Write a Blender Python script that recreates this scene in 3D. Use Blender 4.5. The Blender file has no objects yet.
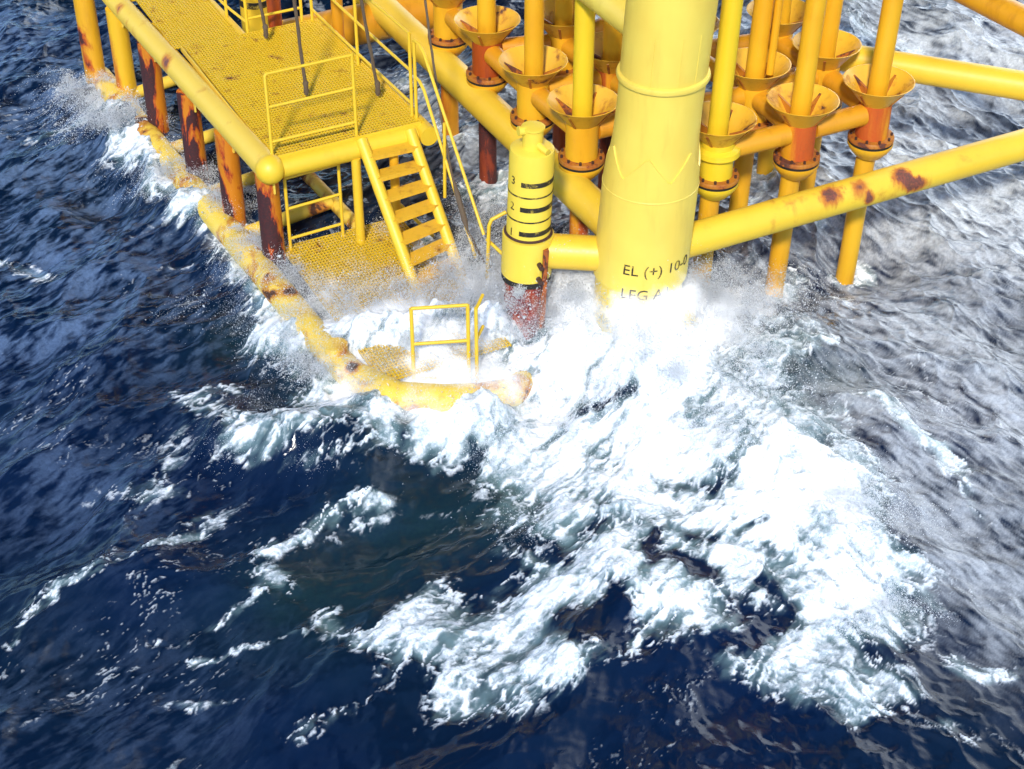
import bpy, bmesh, math, random
import numpy as np
from mathutils import Vector, Matrix
random.seed(7)
R = math.radians
scene = bpy.context.scene
col = scene.collection

# ------------------------------------------------------------------ camera
PITCH, FPX, HCAM = R(37), 1730.0, 11.2
CX, CY = 512.0, 384.5
FW = np.array([0, math.cos(PITCH), -math.sin(PITCH)])
UP = np.array([0, math.sin(PITCH), math.cos(PITCH)])
RT = np.array([1.0, 0, 0])
CAMP = np.array([0, 0, HCAM])

def at(x, y, z):
    """photo pixel + height above the sea -> point of the place"""
    d = FW + RT*(x-CX)/FPX + UP*(CY-y)/FPX
    return CAMP + d*((z-HCAM)/d[2])

def atv(x, y, z):
    return Vector(at(x, y, z))

cam = bpy.data.cameras.new('camera')
cam.sensor_width = 36; cam.lens = FPX/1024*36
cam.clip_end = 20000; cam.clip_start = .1
co = bpy.data.objects.new('camera', cam); col.objects.link(co)
co.location = CAMP; co.rotation_euler = (R(90)-PITCH, 0, 0)
scene.camera = co

# platform frame: A runs along the landing towards the viewer, B along the right brace, O is the leg
Ax = np.array([.455, -.8905]); Bx = np.array([.8905, .455]); Oo = np.array([1.386, 15.59])
def W(a, b, z):
    p = Oo + a*Ax + b*Bx
    return Vector((p[0], p[1], z))
VA = Vector((Ax[0], Ax[1], 0)); VB = Vector((Bx[0], Bx[1], 0)); VZ = Vector((0, 0, 1))

# ------------------------------------------------------------------ materials
def N(nt, typ, **kw):
    n = nt.nodes.new(typ)
    for k, v in kw.items(): setattr(n, k, v)
    return n
def newmat(name):
    m = bpy.data.materials.new(name); m.use_nodes = True
    nt = m.node_tree; nt.nodes.clear()
    out = N(nt, 'ShaderNodeOutputMaterial'); b = N(nt, 'ShaderNodeBsdfPrincipled')
    nt.links.new(b.outputs[0], out.inputs[0])
    return m, nt, b
def val(nt, sock, v):
    if isinstance(v, bpy.types.NodeSocket): nt.links.new(v, sock)
    else: sock.default_value = v
def math_(nt, op, a, b=0.0, c=None, clamp=False):
    n = N(nt, 'ShaderNodeMath', operation=op, use_clamp=clamp)
    val(nt, n.inputs[0], a); val(nt, n.inputs[1], b)
    if c is not None: val(nt, n.inputs[2], c)
    return n.outputs[0]
def sstep(nt, x, lo, hi):
    n = N(nt, 'ShaderNodeMapRange', interpolation_type='SMOOTHSTEP')
    val(nt, n.inputs['Value'], x); val(nt, n.inputs['From Min'], lo); val(nt, n.inputs['From Max'], hi)
    return n.outputs[0]
def mixc(nt, f, a, b):
    n = N(nt, 'ShaderNodeMix', data_type='RGBA')
    val(nt, n.inputs[0], f)
    for s, v in ((n.inputs[6], a), (n.inputs[7], b)):
        if isinstance(v, bpy.types.NodeSocket): nt.links.new(v, s)
        else: s.default_value = (*v, 1) if len(v) == 3 else v
    return n.outputs[2]
def noise(nt, vec, scale, detail=4, rough=.55, dist=0.0):
    n = N(nt, 'ShaderNodeTexNoise')
    n.inputs['Scale'].default_value = scale; n.inputs['Detail'].default_value = detail
    n.inputs['Roughness'].default_value = rough; n.inputs['Distortion'].default_value = dist
    if vec is not None: nt.links.new(vec, n.inputs['Vector'])
    return n.outputs[0]
def scaled(nt, vec, s, off=(0, 0, 0)):
    n = N(nt, 'ShaderNodeMapping'); n.inputs['Scale'].default_value = s; n.inputs['Location'].default_value = off
    nt.links.new(vec, n.inputs[0]); return n.outputs[0]

def paint(name, base, rust=.62, soft=.06, dark=(.045, .012, .010), orange=(.42, .10, .008), streak=.35, scale=2.2,
          rough=.38, con=1.0, zlow=None, side=None, seed=0.0, hw=.05, dirt=.25, stain=.12, spots=()):
    """yellow marine paint; rust where noise passes a threshold, orange bleeding around it"""
    m, nt, b = newmat(name)
    geo = N(nt, 'ShaderNodeNewGeometry'); pos = geo.outputs['Position']
    pv = scaled(nt, pos, (1, 1, streak), (seed, seed*.7, 0))
    n1 = noise(nt, pv, scale, 6, .6, .4)
    if con != 1: n1 = math_(nt, 'MULTIPLY_ADD', n1, con, .5-.5*con)
    n2 = noise(nt, scaled(nt, pos, (1, 1, .18), (seed+3, 0, 0)), scale*3.2, 5, .6)
    n3 = noise(nt, pos, 38, 3, .6)
    v = math_(nt, 'MULTIPLY_ADD', n2, .22, n1)
    v = math_(nt, 'MULTIPLY_ADD', n3, .06, v)            # ~ .2 .. 1.1, mean .64
    if zlow:                                             # more wear towards the splash zone
        sep = N(nt, 'ShaderNodeSeparateXYZ'); nt.links.new(pos, sep.inputs[0])
        g = sstep(nt, sep.outputs[2], zlow[0], zlow[1])
        v = math_(nt, 'MULTIPLY_ADD', math_(nt, 'SUBTRACT', 1.0, g), zlow[2], v)
    if side:                                             # worn where the boats rub
        d = N(nt, 'ShaderNodeVectorMath', operation='DOT_PRODUCT')
        nt.links.new(geo.outputs['Normal'], d.inputs[0]); d.inputs[1].default_value = side[0]
        v = math_(nt, 'MULTIPLY_ADD', d.outputs['Value'], side[1], v)
    for c, rad, amt in spots:                            # patches worn through at known places
        d = N(nt, 'ShaderNodeVectorMath', operation='DISTANCE')
        nt.links.new(pos, d.inputs[0]); d.inputs[1].default_value = c
        q = sstep(nt, math_(nt, 'MULTIPLY_ADD', math_(nt, 'ADD', n2, n1), rad*1.6, d.outputs['Value']), rad*2.7, rad*1.2)
        v = math_(nt, 'MULTIPLY_ADD', q, amt, v)
    core = sstep(nt, v, rust+.10, rust+.10+soft)
    halo = sstep(nt, v, rust-hw, rust+.13)
    big = noise(nt, pos, 1.3, 3, .5)
    c0 = mixc(nt, math_(nt, 'MULTIPLY', sstep(nt, big, .3, .75), stain), base, (base[0]*.86, base[1]*.62, base[2]*.4))
    c0 = mixc(nt, math_(nt, 'MULTIPLY', sstep(nt, n2, .50, .74), dirt), c0, (base[0]*.55, base[1]*.42, base[2]*.35))
    c1 = mixc(nt, halo, c0, orange)
    dk = mixc(nt, sstep(nt, n3, .35, .7), dark, (dark[0]*2.2, dark[1]*1.5, dark[2]*1.2))
    c2 = mixc(nt, core, c1, dk)
    nt.links.new(c2, b.inputs['Base Color'])
    rg = math_(nt, 'MULTIPLY_ADD', halo, .35, rough)
    rg = math_(nt, 'MULTIPLY_ADD', sstep(nt, n3, .3, .7), .1, rg)
    nt.links.new(rg, b.inputs['Roughness'])
    bp = N(nt, 'ShaderNodeBump'); bp.inputs['Strength'].default_value = .35; bp.inputs['Distance'].default_value = .012
    hgt = math_(nt, 'MULTIPLY_ADD', math_(nt, 'MULTIPLY', halo, n3), 1.2, math_(nt, 'MULTIPLY', n2, .35))
    nt.links.new(hgt, bp.inputs['Height']); nt.links.new(bp.outputs[0], b.inputs['Normal'])
    return m

def plain(name, c, rough=.6, var=.3, scale=12, metal=0):
    m, nt, b = newmat(name)
    geo = N(nt, 'ShaderNodeNewGeometry')
    n = noise(nt, geo.outputs['Position'], scale, 4, .6)
    nt.links.new(mixc(nt, n, tuple(x*(1-var) for x in c), tuple(x*(1+var) for x in c)), b.inputs['Base Color'])
    b.inputs['Roughness'].default_value = rough; b.inputs['Metallic'].default_value = metal
    return m

YEL = (.80, .53, .03)
M = {}
M['leg'] = paint('pale_yellow_paint', (.84, .63, .10), rust=1.03, con=1.3, dirt=.2, stain=.34, rough=.36)
M['yellow'] = paint('yellow_paint', YEL, rust=.93, dirt=.15, stain=.25)
M['rail'] = paint('handrail_paint', (.80, .52, .03), rust=.97, dirt=.12, stain=.12)
M['deck'] = paint('grating_paint', (.74, .48, .018), rust=.76, con=1.25, soft=.05, streak=1, scale=5.5, dark=(.10, .04, .012), orange=(.48, .25, .015), dirt=.2)
M['edge'] = paint('fender_tube_paint', (.82, .56, .07), rust=.79, streak=.8, scale=1.5, orange=(.55, .2, .03), dark=(.14, .06, .05), dirt=.05, spots=[(at(162, 60, 1.62), .26, .45), (at(116, 6, 1.62), .2, .4), (at(200, 112, 1.36), .12, .3), (at(245, 165, 1.36), .1, .3)])
M['pile'] = paint('rusted_pile_paint', (.60, .20, .010), rust=.62, con=2.8, streak=.32, scale=3.4, side=((-.80, .2, 0), .17), zlow=(.4, 1.5, .14), orange=(.40, .045, .004), dark=(.035, .010, .012))
M['pileclean'] = paint('worn_pile_paint', (.78, .45, .02), rust=.76, streak=.22, scale=2.0, side=((-.80, .2, 0), .12), orange=(.5, .12, .006), dark=(.05, .016, .012))
M['pilehalf'] = paint('half_rusted_pile_paint', (.76, .38, .016), rust=.60, con=1.8, streak=.5, scale=2.2, side=((-.80, .2, 0), .14), orange=(.46, .07, .005), dark=(.045, .014, .014))
M['low'] = paint('splash_zone_paint', (.82, .56, .06), rust=.74, con=1.7, hw=.12, streak=1, scale=2.6, dark=(.05, .022, .01), orange=(.46, .15, .015), dirt=.15, spots=[(at(291, 291, .36), .2, .5), (at(352, 366, .36), .16, .5), (at(340, 352, .36), .12, .4)])
M['cond'] = paint('conductor_paint', (.78, .42, .016), rust=.97, streak=.3, dirt=.35, stain=.5)
M['condlemon'] = paint('conductor_lemon_paint', (.80, .55, .02), rust=1.2, streak=.3, dirt=.1, stain=.2)
M['condred'] = paint('conductor_rusted_paint', (.38, .065, .008), rust=.66, con=1.9, hw=.14, streak=.2, orange=(.22, .03, .008), dark=(.05, .012, .010), dirt=.3, rough=.32)
M['condorange'] = paint('conductor_bleeding_paint', (.74, .31, .012), rust=.66, con=1.8, soft=.25, hw=.16, streak=.15, orange=(.50, .085, .005), dark=(.26, .05, .008), dirt=.3)
M['funnel'] = paint('funnel_paint', (.74, .42, .03), rust=.74, con=1.4, streak=1, scale=3.5, dark=(.06, .03, .02), orange=(.50, .22, .02), dirt=.35, rough=.30)
M['flange'] = paint('flange_paint', (.45, .17, .015), rust=.60, streak=1, scale=4, dark=(.07, .025, .015), orange=(.36, .10, .01), dirt=.4)
M['frame'] = paint('frame_paint', (.70, .33, .014), rust=.92, streak=1, dirt=.4, stain=.5)
M['brace'] = paint('brace_paint', (.80, .52, .035), rust=1.02, streak=1, scale=1.6, dirt=.1, stain=.2)
M['braceworn'] = paint('worn_brace_paint', (.80, .53, .035), rust=.90, soft=.16, hw=.16, streak=1, scale=2.0, dirt=.1, stain=.2, dark=(.12, .045, .03), orange=(.52, .16, .015), con=1.5, spots=[(at(832, 194, 1.37), .26, .9), (at(860, 187, 1.35), .24, .6), (at(905, 178, 1.35), .27, .95), (at(870, 199, 1.2), .13, .9), (at(1004, 165, 1.25), .10, .95), (at(925, 186, 1.2), .22, .8)])
M['gauge'] = paint('gauge_paint', (.82, .60, .06), rust=.93, streak=.35, scale=4.5, orange=(.6, .24, .01), dirt=.05)
M['gaugelow'] = paint('gauge_foot_paint', (.34, .07, .02), rust=.52, con=1.6, streak=.6, scale=6, orange=(.40, .05, .02), dark=(.12, .015, .015))
M['rust'] = paint('bare_rust', (.20, .05, .015), rust=.55, streak=.4, scale=5)
def worn_black():
    m, nt, b = newmat('worn_black_marking_paint')
    pos = N(nt, 'ShaderNodeNewGeometry').outputs['Position']
    n = math_(nt, 'MULTIPLY_ADD', noise(nt, pos, 9, 4, .6), .7, math_(nt, 'MULTIPLY', noise(nt, pos, 55, 3, .6), .3))
    nt.links.new(mixc(nt, sstep(nt, n, .50, .66), (.018, .014, .008), (.55, .38, .05)), b.inputs['Base Color'])
    b.inputs['Roughness'].default_value = .6
    return m
M['black'] = worn_black()
M['gasket'] = plain('black_gasket', (.012, .010, .008), .7)
M['bolt'] = plain('rusty_bolts', (.06, .022, .012), .7)
M['rope'] = plain('weathered_rope', (.11, .075, .045), .9, .5, 60)
M['hose'] = plain('black_rubber', (.012, .012, .012), .5)

# ------------------------------------------------------------------ mesh helpers
def add_tube(bm, pts, r, seg=16, cap=True, radii=None):
    pts = [Vector(p) for p in pts]
    n = len(pts); rings = []
    up = None
    for i, p in enumerate(pts):
        if i == 0: d = pts[1]-p
        elif i == n-1: d = p-pts[i-1]
        else: d = (pts[i+1]-p).normalized()+(p-pts[i-1]).normalized()
        d.normalize()
        if up is None:
            up = Vector((0, 0, 1)) if abs(d.z) < .9 else Vector((1, 0, 0))
        x = d.cross(up).normalized(); y = x.cross(d).normalized(); up = y
        rr = radii[i] if radii else r
        if 0 < i < n-1:
            c = (pts[i+1]-p).normalized().dot((p-pts[i-1]).normalized())
            k = 1/max(.5, math.sqrt((1+c)/2))
        else: k = 1
        rings.append([bm.verts.new(p+(x*math.cos(t)*k+y*math.sin(t))*rr) for t in [2*math.pi*j/seg for j in range(seg)]])
    for a, b in zip(rings, rings[1:]):
        for j in range(seg):
            f = bm.faces.new((a[j], a[(j+1) % seg], b[(j+1) % seg], b[j])); f.smooth = True
    if cap:
        bm.faces.new(rings[0][::-1]); bm.faces.new(rings[-1])
    return bm
def add_lathe(bm, prof, seg=32, c=(0, 0), smooth=True, closed=False):
    rings = []
    for r, z in prof:
        if r < 1e-5: rings.append([bm.verts.new((c[0], c[1], z))])
        else: rings.append([bm.verts.new((c[0]+r*math.cos(2*math.pi*j/seg), c[1]+r*math.sin(2*math.pi*j/seg), z)) for j in range(seg)])
    pairs = list(zip(rings, rings[1:]))
    if closed: pairs.append((rings[-1], rings[0]))
    for a, b in pairs:
        for j in range(seg):
            k = (j+1) % seg
            if len(a) == 1 and len(b) == 1: continue
            if len(a) == 1: f = bm.faces.new((a[0], b[k], b[j]))
            elif len(b) == 1: f = bm.faces.new((a[j], a[k], b[0]))
            else: f = bm.faces.new((a[j], a[k], b[k], b[j]))
            f.smooth = smooth
    return bm
def add_box(bm, o, ex, ey, ez):
    """box from corner o along three edge vectors"""
    o = Vector(o); v = [bm.verts.new(o+ex*i+ey*j+ez*k) for k in (0, 1) for j in (0, 1) for i in (0, 1)]
    for q in ((0, 2, 3, 1), (4, 5, 7, 6), (0, 1, 5, 4), (2, 6, 7, 3), (0, 4, 6, 2), (1, 3, 7, 5)):
        bm.faces.new([v[i] for i in q])
    return bm
def nb(): return bmesh.new()
def tube(pts, r, seg=16, **k): return add_tube(nb(), pts, r, seg, **k)
def lathe(prof, **k): return add_lathe(nb(), prof, **k)

def obj(name, bm, mat, parent=None, loc=None, autos=True):
    bmesh.ops.recalc_face_normals(bm, faces=bm.faces)
    base = Vector(parent['_base']) if parent is not None else (Vector(loc) if loc is not None else None)
    if base is None:
        lo = Vector([min(v.co[i] for v in bm.verts) for i in range(3)]); hi = Vector([max(v.co[i] for v in bm.verts) for i in range(3)])
        base = Vector(((lo.x+hi.x)/2, (lo.y+hi.y)/2, lo.z))
    for v in bm.verts: v.co -= base
    me = bpy.data.meshes.new(name); bm.to_mesh(me); bm.free()
    me.set_sharp_from_angle(angle=R(38))
    me.materials.append(mat)
    o = bpy.data.objects.new(name, me); col.objects.link(o)
    o['_base'] = tuple(base)
    if parent is not None: o.parent = parent
    else: o.location = base
    return o
def sub(name, bm, mat, parent):
    """child of a child: same frame as its parent"""
    return obj(name, bm, mat, parent)
def tag(o, label, cat, group=None, kind=None):
    if label: o['label'] = label
    if cat: o['category'] = cat
    if group: o['group'] = group
    if kind: o['kind'] = kind
    return o
def thing(name, label, cat, loc, group=None):
    o = bpy.data.objects.new(name, None); col.objects.link(o); o.empty_display_size = .2
    o.location = loc; o['_base'] = tuple(loc)
    return tag(o, label, cat, group)
def copy_tree(o, parent=None):
    c = o.copy(); col.objects.link(c)
    if parent is not None: c.parent = parent
    for ch in list(o.children): copy_tree(ch, c)
    return c
def setmat(o, m):
    o.material_slots[0].link = 'OBJECT'; o.material_slots[0].material = m

def text_mesh(s, size, place, thick=.003, word=None):
    """painted lettering wrapped on a surface: place(u, v) -> (point, normal)"""
    cu = bpy.data.curves.new('txt', 'FONT'); cu.body = s; cu.size = size; cu.resolution_u = 3
    t = bpy.data.objects.new('txt', cu); col.objects.link(t)
    dg = bpy.context.evaluated_depsgraph_get(); dg.update()
    me = bpy.data.meshes.new_from_object(t.evaluated_get(dg))
    bm = nb(); bm.from_mesh(me)
    bpy.data.objects.remove(t); bpy.data.meshes.remove(me)
    if word is not None:                              # keep the words before or after the widest gap
        xs_ = sorted(v.co.x for v in bm.verts); gi = max(range(len(xs_)-1), key=lambda i: (xs_[i+1]-xs_[i]) if xs_[i] > xs_[-1]*.45 else 0)
        cut = (xs_[gi]+xs_[gi+1])/2
        bmesh.ops.delete(bm, geom=[v for v in bm.verts if (v.co.x > cut) != bool(word)], context='VERTS')
    bmesh.ops.triangulate(bm, faces=bm.faces)
    bmesh.ops.subdivide_edges(bm, edges=[e for e in bm.edges if e.calc_length() > size*.2], cuts=2)
    r = bmesh.ops.extrude_face_region(bm, geom=bm.faces[:])
    top = [v for v in r['geom'] if isinstance(v, bmesh.types.BMVert)]
    tops = set(top)
    for v in bm.verts:
        p, n = place(v.co.x, v.co.y)
        v.co = p+n*(thick if v in tops else .0005)
    return bm

# ------------------------------------------------------------------ jacket leg and braces
LEGT = Vector((.16/2.9, 0, 1))                    # batter of the leg
def legc(z): return Vector((Oo[0], Oo[1], 0))+Vector((LEGT.x*(z-1.2), 0, z))
def leg_tube(prof, seg=64):
    bm = nb(); rings = []
    for r, z in prof:
        c = legc(z)
        rings.append([bm.verts.new(c+Vector((math.cos(t), math.sin(t), 0))*r) for t in [2*math.pi*j/seg for j in range(seg)]])
    for a, b in zip(rings, rings[1:]):
        for j in range(seg):
            f = bm.faces.new((a[j], a[(j+1) % seg], b[(j+1) % seg], b[j])); f.smooth = True
    bm.faces.new(rings[0][::-1]); bm.faces.new(rings[-1])
    return bm
leg = thing('platform_leg', 'thick pale yellow tubular platform leg lettered above the breaking wave', 'platform leg', legc(-1.5))
obj('shell', leg_tube([(.47, -1.5), (.47, 1.9), (.468, 2.35), (.440, 2.65), (.432, 3.0), (.437, 3.4), (.45, 4.6), (.47, 9.0)]), M['leg'], leg)
obj('ring_band', leg_tube([(.430, 3.29), (.464, 3.305), (.473, 3.33), (.464, 3.36), (.430, 3.375)]), M['leg'], leg)
def zigzag_sleeve():
    bm = nb(); seg = 96; zz = 6
    th0 = math.atan2(-1, -.05)-.17+math.pi/6*0
    lo, mid, top, inn = [], [], [], []
    for j in range(seg):
        t = 2*math.pi*j/seg
        ph = ((t-th0)/(2*math.pi)*zz*1.0) % 1.0
        tri = abs(ph*2-1)                         # 0 valley .. 1 peak
        zt = 2.31+.29*tri
        d = Vector((math.cos(t), math.sin(t), 0))
        def ring(r, z): return bm.verts.new(legc(z)+d*r)
        rb = .468+.006
        lo.append(ring(.505, 1.0)); mid.append(ring(.500, 2.12)); top.append(ring((.470 if zt < 2.35 else .468-.093*(zt-2.35))+.016, zt)); inn.append(ring(.40, zt+.004))
    for a, b in ((lo, mid), (mid, top), (top, inn)):
        for j in range(seg):
            f = bm.faces.new((a[j], a[(j+1) % seg], b[(j+1) % seg], b[j])); f.smooth = a is not top
    return bm
obj('zigzag_sleeve', zigzag_sleeve(), M['leg'], leg)
obj('weld_bead', leg_tube([(.496, 2.09), (.505, 2.10), (.505, 2.115), (.496, 2.125)]), M['leg'], leg)
for t0 in (R(-112), R(-76), R(-50)):
    d = Vector((math.cos(t0), math.sin(t0), 0))
    obj('seam_weld', tube([legc(3.37)+d*.436, legc(3.9)+d*.441], .0055, 6), M['leg'], leg)
def leg_place(th0, z0, r):
    def f(u, v):
        z = z0+v; th = th0+u/r
        n = Vector((math.cos(th), math.sin(th), 0))
        return legc(z)+n*r, n
    return f
for k in (0, 1): obj('elevation_lettering', text_mesh('EL (+) 10-0', .175, leg_place(R(-118), 1.24, .506), word=k), M['black'], leg)
obj('leg_lettering', text_mesh('LEG A1', .175, leg_place(R(-117.5), .945, .506)), M['black'], leg)

zb = 1.2
bl = obj('horizontal_brace', tube([W(-14, 0, zb), W(-.35, 0, zb)], .2, 32), M['brace'])
tag(bl, 'clean yellow tubular brace running behind the stairs into the leg', 'brace', 'braces of the platform')
br = thing('horizontal_brace', 'yellow tubular brace with brown rust patches right of the leg', 'brace', W(.4, .2, zb), 'braces of the platform')
obj('tube', tube([W(0, .35, zb), W(0, 11, zb)], .185, 32), M['braceworn'], br)
gp = W(-.623, -1.058, 0)
st = obj('connecting_pipe', tube([Vector((gp.x, gp.y, 1.2))+(legc(1.2)-Vector((gp.x, gp.y, 1.2))).normalized()*.2, legc(1.2)-Vector((.42, 0, 0))], .19, 32), M['brace'])
tag(st, 'short yellow pipe joining the marked gauge post to the leg', 'pipe')
p0 = legc(3.62); p1 = p0-VA*12
db = obj('horizontal_brace', tube([p0-VA*.3, p1], .175, 32), M['leg'])
tag(db, 'pale yellow brace leaving the upper leg at the top edge', 'brace', 'braces of the platform')
q0 = legc(.9)
ub = obj('submerged_brace', tube([q0+Vector((.15, -.1, -.1)), q0+Vector((1.25, -.35, -1.55))], .2, 32), M['leg'])
tag(ub, 'pale yellow brace slanting down from the leg into white water', 'brace', 'braces of the platform')
f0 = atv(812, 52, 1.85); f1 = atv(1040, 88.5, 1.85)
fb = obj('horizontal_brace', tube([f0, f0+(f1-f0)*3], .17, 28), M['brace'])
tag(fb, 'long orange yellow brace running right from behind the funnels', 'brace', 'braces of the platform')
f0 = atv(960, -12, 2.6); f1 = atv(1030, 24, 2.6)
fc = obj('horizontal_brace', tube([f0-(f1-f0)*3, f0+(f1-f0)*6], .16, 28), M['frame'])
tag(fc, 'yellow brace crossing the top right corner above the bright sea', 'brace', 'braces of the platform')

# the platform's lowest deck overhead, above the frame: it shades the pipes and darkens what the sea mirrors
M['soffit'] = plain('grey_deck_steel', (.045, .05, .06), .7)
pd = thing('platform_deck', None, None, W(-8, 2, 9.6)); pd['kind'] = 'structure'
obj('deck_plate', add_box(nb(), W(-22, -4.5, 9.9), VA*22.8, VB*15, VZ*.12), M['soffit'], pd)
for k in range(10):
    obj('deck_beam', add_box(nb(), W(-22, -4.4+k*1.6, 9.45), VA*22.7, VB*.22, VZ*.44), M['soffit'], pd)
for a in (-.45, -8, -16):
    obj('deck_beam', add_box(nb(), W(a-.2, -4.45, 9.0), VA*.4, VB*14.9, VZ*.44), M['soffit'], pd)

# ------------------------------------------------------------------ marked gauge post
g = thing('gauge_post', 'yellow gauge post with black tide marks and numbers beside the leg', 'marker post', Vector((gp.x, gp.y, -.8)))
gc = (gp.x, gp.y)
obj('body', lathe([(.0, .94), (.235, .94), (.235, 2.40), (.228, 2.445), (.20, 2.46), (.0, 2.462)], c=gc, seg=40), M['gauge'], g)
nk = obj('cap_neck', lathe([(.108, 2.45), (.108, 2.66), (.122, 2.675), (.122, 2.695), (.10, 2.70), (.0, 2.70)], c=gc, seg=28), M['gauge'], g)
gv = Vector((gp.x, gp.y, 0))
obj('spout', tube([gv+Vector((-.08, -.03, 2.66)), gv+Vector((-.155, -.06, 2.665))], .05, 14), M['gauge'], g)
obj('lug', tube([gv+Vector((.05, -.06, 2.52)), gv+Vector((.155, -.17, 2.49))], .036, 14), M['gauge'], g)
obj('collar', lathe([(.236, 1.43), (.275, 1.425), (.275, .98), (.272, .94), (.236, .935)], c=gc, seg=40), M['gauge'], g)
obj('collar_seal', lathe([(.236, 1.424), (.262, 1.445), (.236, 1.46)], c=gc, seg=40), M['bolt'], g)
obj('foot', lathe([(.0, -.8), (.245, -.8), (.232, .5), (.228, .93), (.0, .935)], c=gc, seg=32), M['gaugelow'], g)
obj('lower_seal', lathe([(.226, .86), (.268, .87), (.268, .93), (.226, .934)], c=gc, seg=40), M['gasket'], g)
def band(z, h, t0, t1, r=.2355):
    bm = nb(); n = 36
    rows = [[], [], [], []]
    for i in range(n+1):
        t = t0+(t1-t0)*i/n; d = Vector((math.cos(t), math.sin(t), 0))
        for k, (rr, zz) in enumerate(((r, z-h/2), (r+.003, z-h/2), (r+.003, z+h/2), (r, z+h/2))):
            rows[k].append(bm.verts.new(Vector((gc[0], gc[1], zz))+d*rr))
    for a, b in zip(rows, rows[1:]):
        for i in range(n): bm.faces.new((a[i], a[i+1], b[i+1], b[i])).smooth = True
    return bm
for z in (2.125, 1.83, 1.535):
    obj('wide_mark', band(z, .056, R(-116), R(8)), M['black'], g)
for z in (1.975, 1.68):
    obj('thin_mark', band(z, .017, R(-200), R(20)), M['black'], g)
def gplace(th0, z0):
    def f(u, v):
        th = th0+u/.236; n = Vector((math.cos(th), math.sin(th), 0))
        return Vector((gc[0], gc[1], z0+v))+n*.236, n
    return f
for s, z in (('3', 2.10), ('2', 1.795), ('1', 1.48)):
    obj('numeral', text_mesh(s, .13, gplace(R(-149), z)), M['black'], g)
obj('angle_bar', add_box(nb(), gv+Vector((.165, -.25, .35)), Vector((.055, .02, 0)), Vector((-.01, .05, 0)), Vector((0, 0, 1.0))), M['rust'], g)
for z in (1.18, 1.0):
    obj('clamp_bolt', tube([gv+Vector((.12, -.235, z)), gv+Vector((.15, -.33, z))], .028, 8), M['bolt'], g)

g.rotation_euler = (0, .036, 0); g.location.x -= .068

# ------------------------------------------------------------------ upper boat landing deck
ZD = 1.5
land = thing('boat_landing', 'yellow boat landing deck with perforated grating and thick edge tubes', 'landing deck', W(-3.1, -2.1, .2))
b0, b1 = -3.07, -1.2
et = tube([W(-13, -3.34, ZD), W(-8.2, -3.30, ZD), W(-3.2, -3.07, ZD), W(-3.02, -3.062, ZD)], .15, 28, radii=[.14, .14, .155, .155])
obj('edge_tube', et, M['edge'], land)
def ball(c, r, sx=1.0):
    bm = nb(); bmesh.ops.create_uvsphere(bm, u_segments=28, v_segments=16, radius=r)
    for v in bm.verts: v.co += Vector(c)
    for f in bm.faces: f.smooth = True
    return bm
obj('end_cap', ball(W(-2.99, -3.06, ZD), .17), M['yellow'], land)
obj('front_tube', tube([W(-3.0, -2.93, ZD-.01), W(-3.0, -1.28, ZD-.01)], .125, 24), M['yellow'], land)
obj('inner_tube', tube([W(-6.1, -1.24, ZD), W(-2.86, -1.16, ZD)], .115, 24), M['yellow'], land)
obj('inner_tube', tube([W(-13, -2.42, ZD), W(-6.15, -2.22, ZD)], .10, 20), M['yellow'], land)
obj('cross_tube', tube([W(-6.1, -2.3, ZD-.02), W(-6.1, -1.25, ZD-.02)], .10, 20), M['yellow'], land)
for a in (-4.1, -5.1, -7.1, -8.2):
    obj('joist', add_box(nb(), W(a, -3.15, ZD-.08), VA*.06, VB*(1.9 if a > -6 else .85), VZ*.14), M['yellow'], land)
def grating(a0, a1, c0, c1, z, pitch=.038, depth=.028):
    bm = nb()
    n = int((c1-c0)/pitch)
    for i in range(n+1):
        add_box(bm, W(a0, c0+i*(c1-c0)/n, z-depth), VA*(a1-a0), VB*.0135, VZ*depth)
    m = int((a1-a0)/.052)
    for i in range(m+1):
        add_box(bm, W(a0+i*(a1-a0)/m-.008, c0, z-.012), VA*.013, VB*(c1-c0), VZ*.0125)
    return bm
ZG = 1.63
obj('grating', grating(-6.12, -3.02, -3.0, -1.17, ZG), M['deck'], land)
obj('grating', grating(-11, -6.13, -3.12, -2.28, ZG), M['deck'], land)
obj('toe_plate', add_box(nb(), W(-6.12, -3.045, ZG-.06), VA*3.1, VB*.012+VZ*0, VZ*.075), M['edge'], land)
obj('toe_plate', add_box(nb(), W(-3.012, -2.95, ZG-.10), VA*.012, VB*1.75, VZ*.11), M['yellow'], land)
obj('support_column', tube([W(-2.92, -2.06, .25), W(-2.92, -2.06, ZD-.08)], .055, 16), M['yellow'], land)
obj('support_column', tube([W(-2.85, -1.62, .3), W(-2.85, -1.62, ZD-.08)], .055, 16), M['cond'], land)
obj('knee_brace', tube([W(-2.85, -1.6, .75), W(-2.65, -1.25, .3)], .022, 10), M['yellow'], land)

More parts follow.
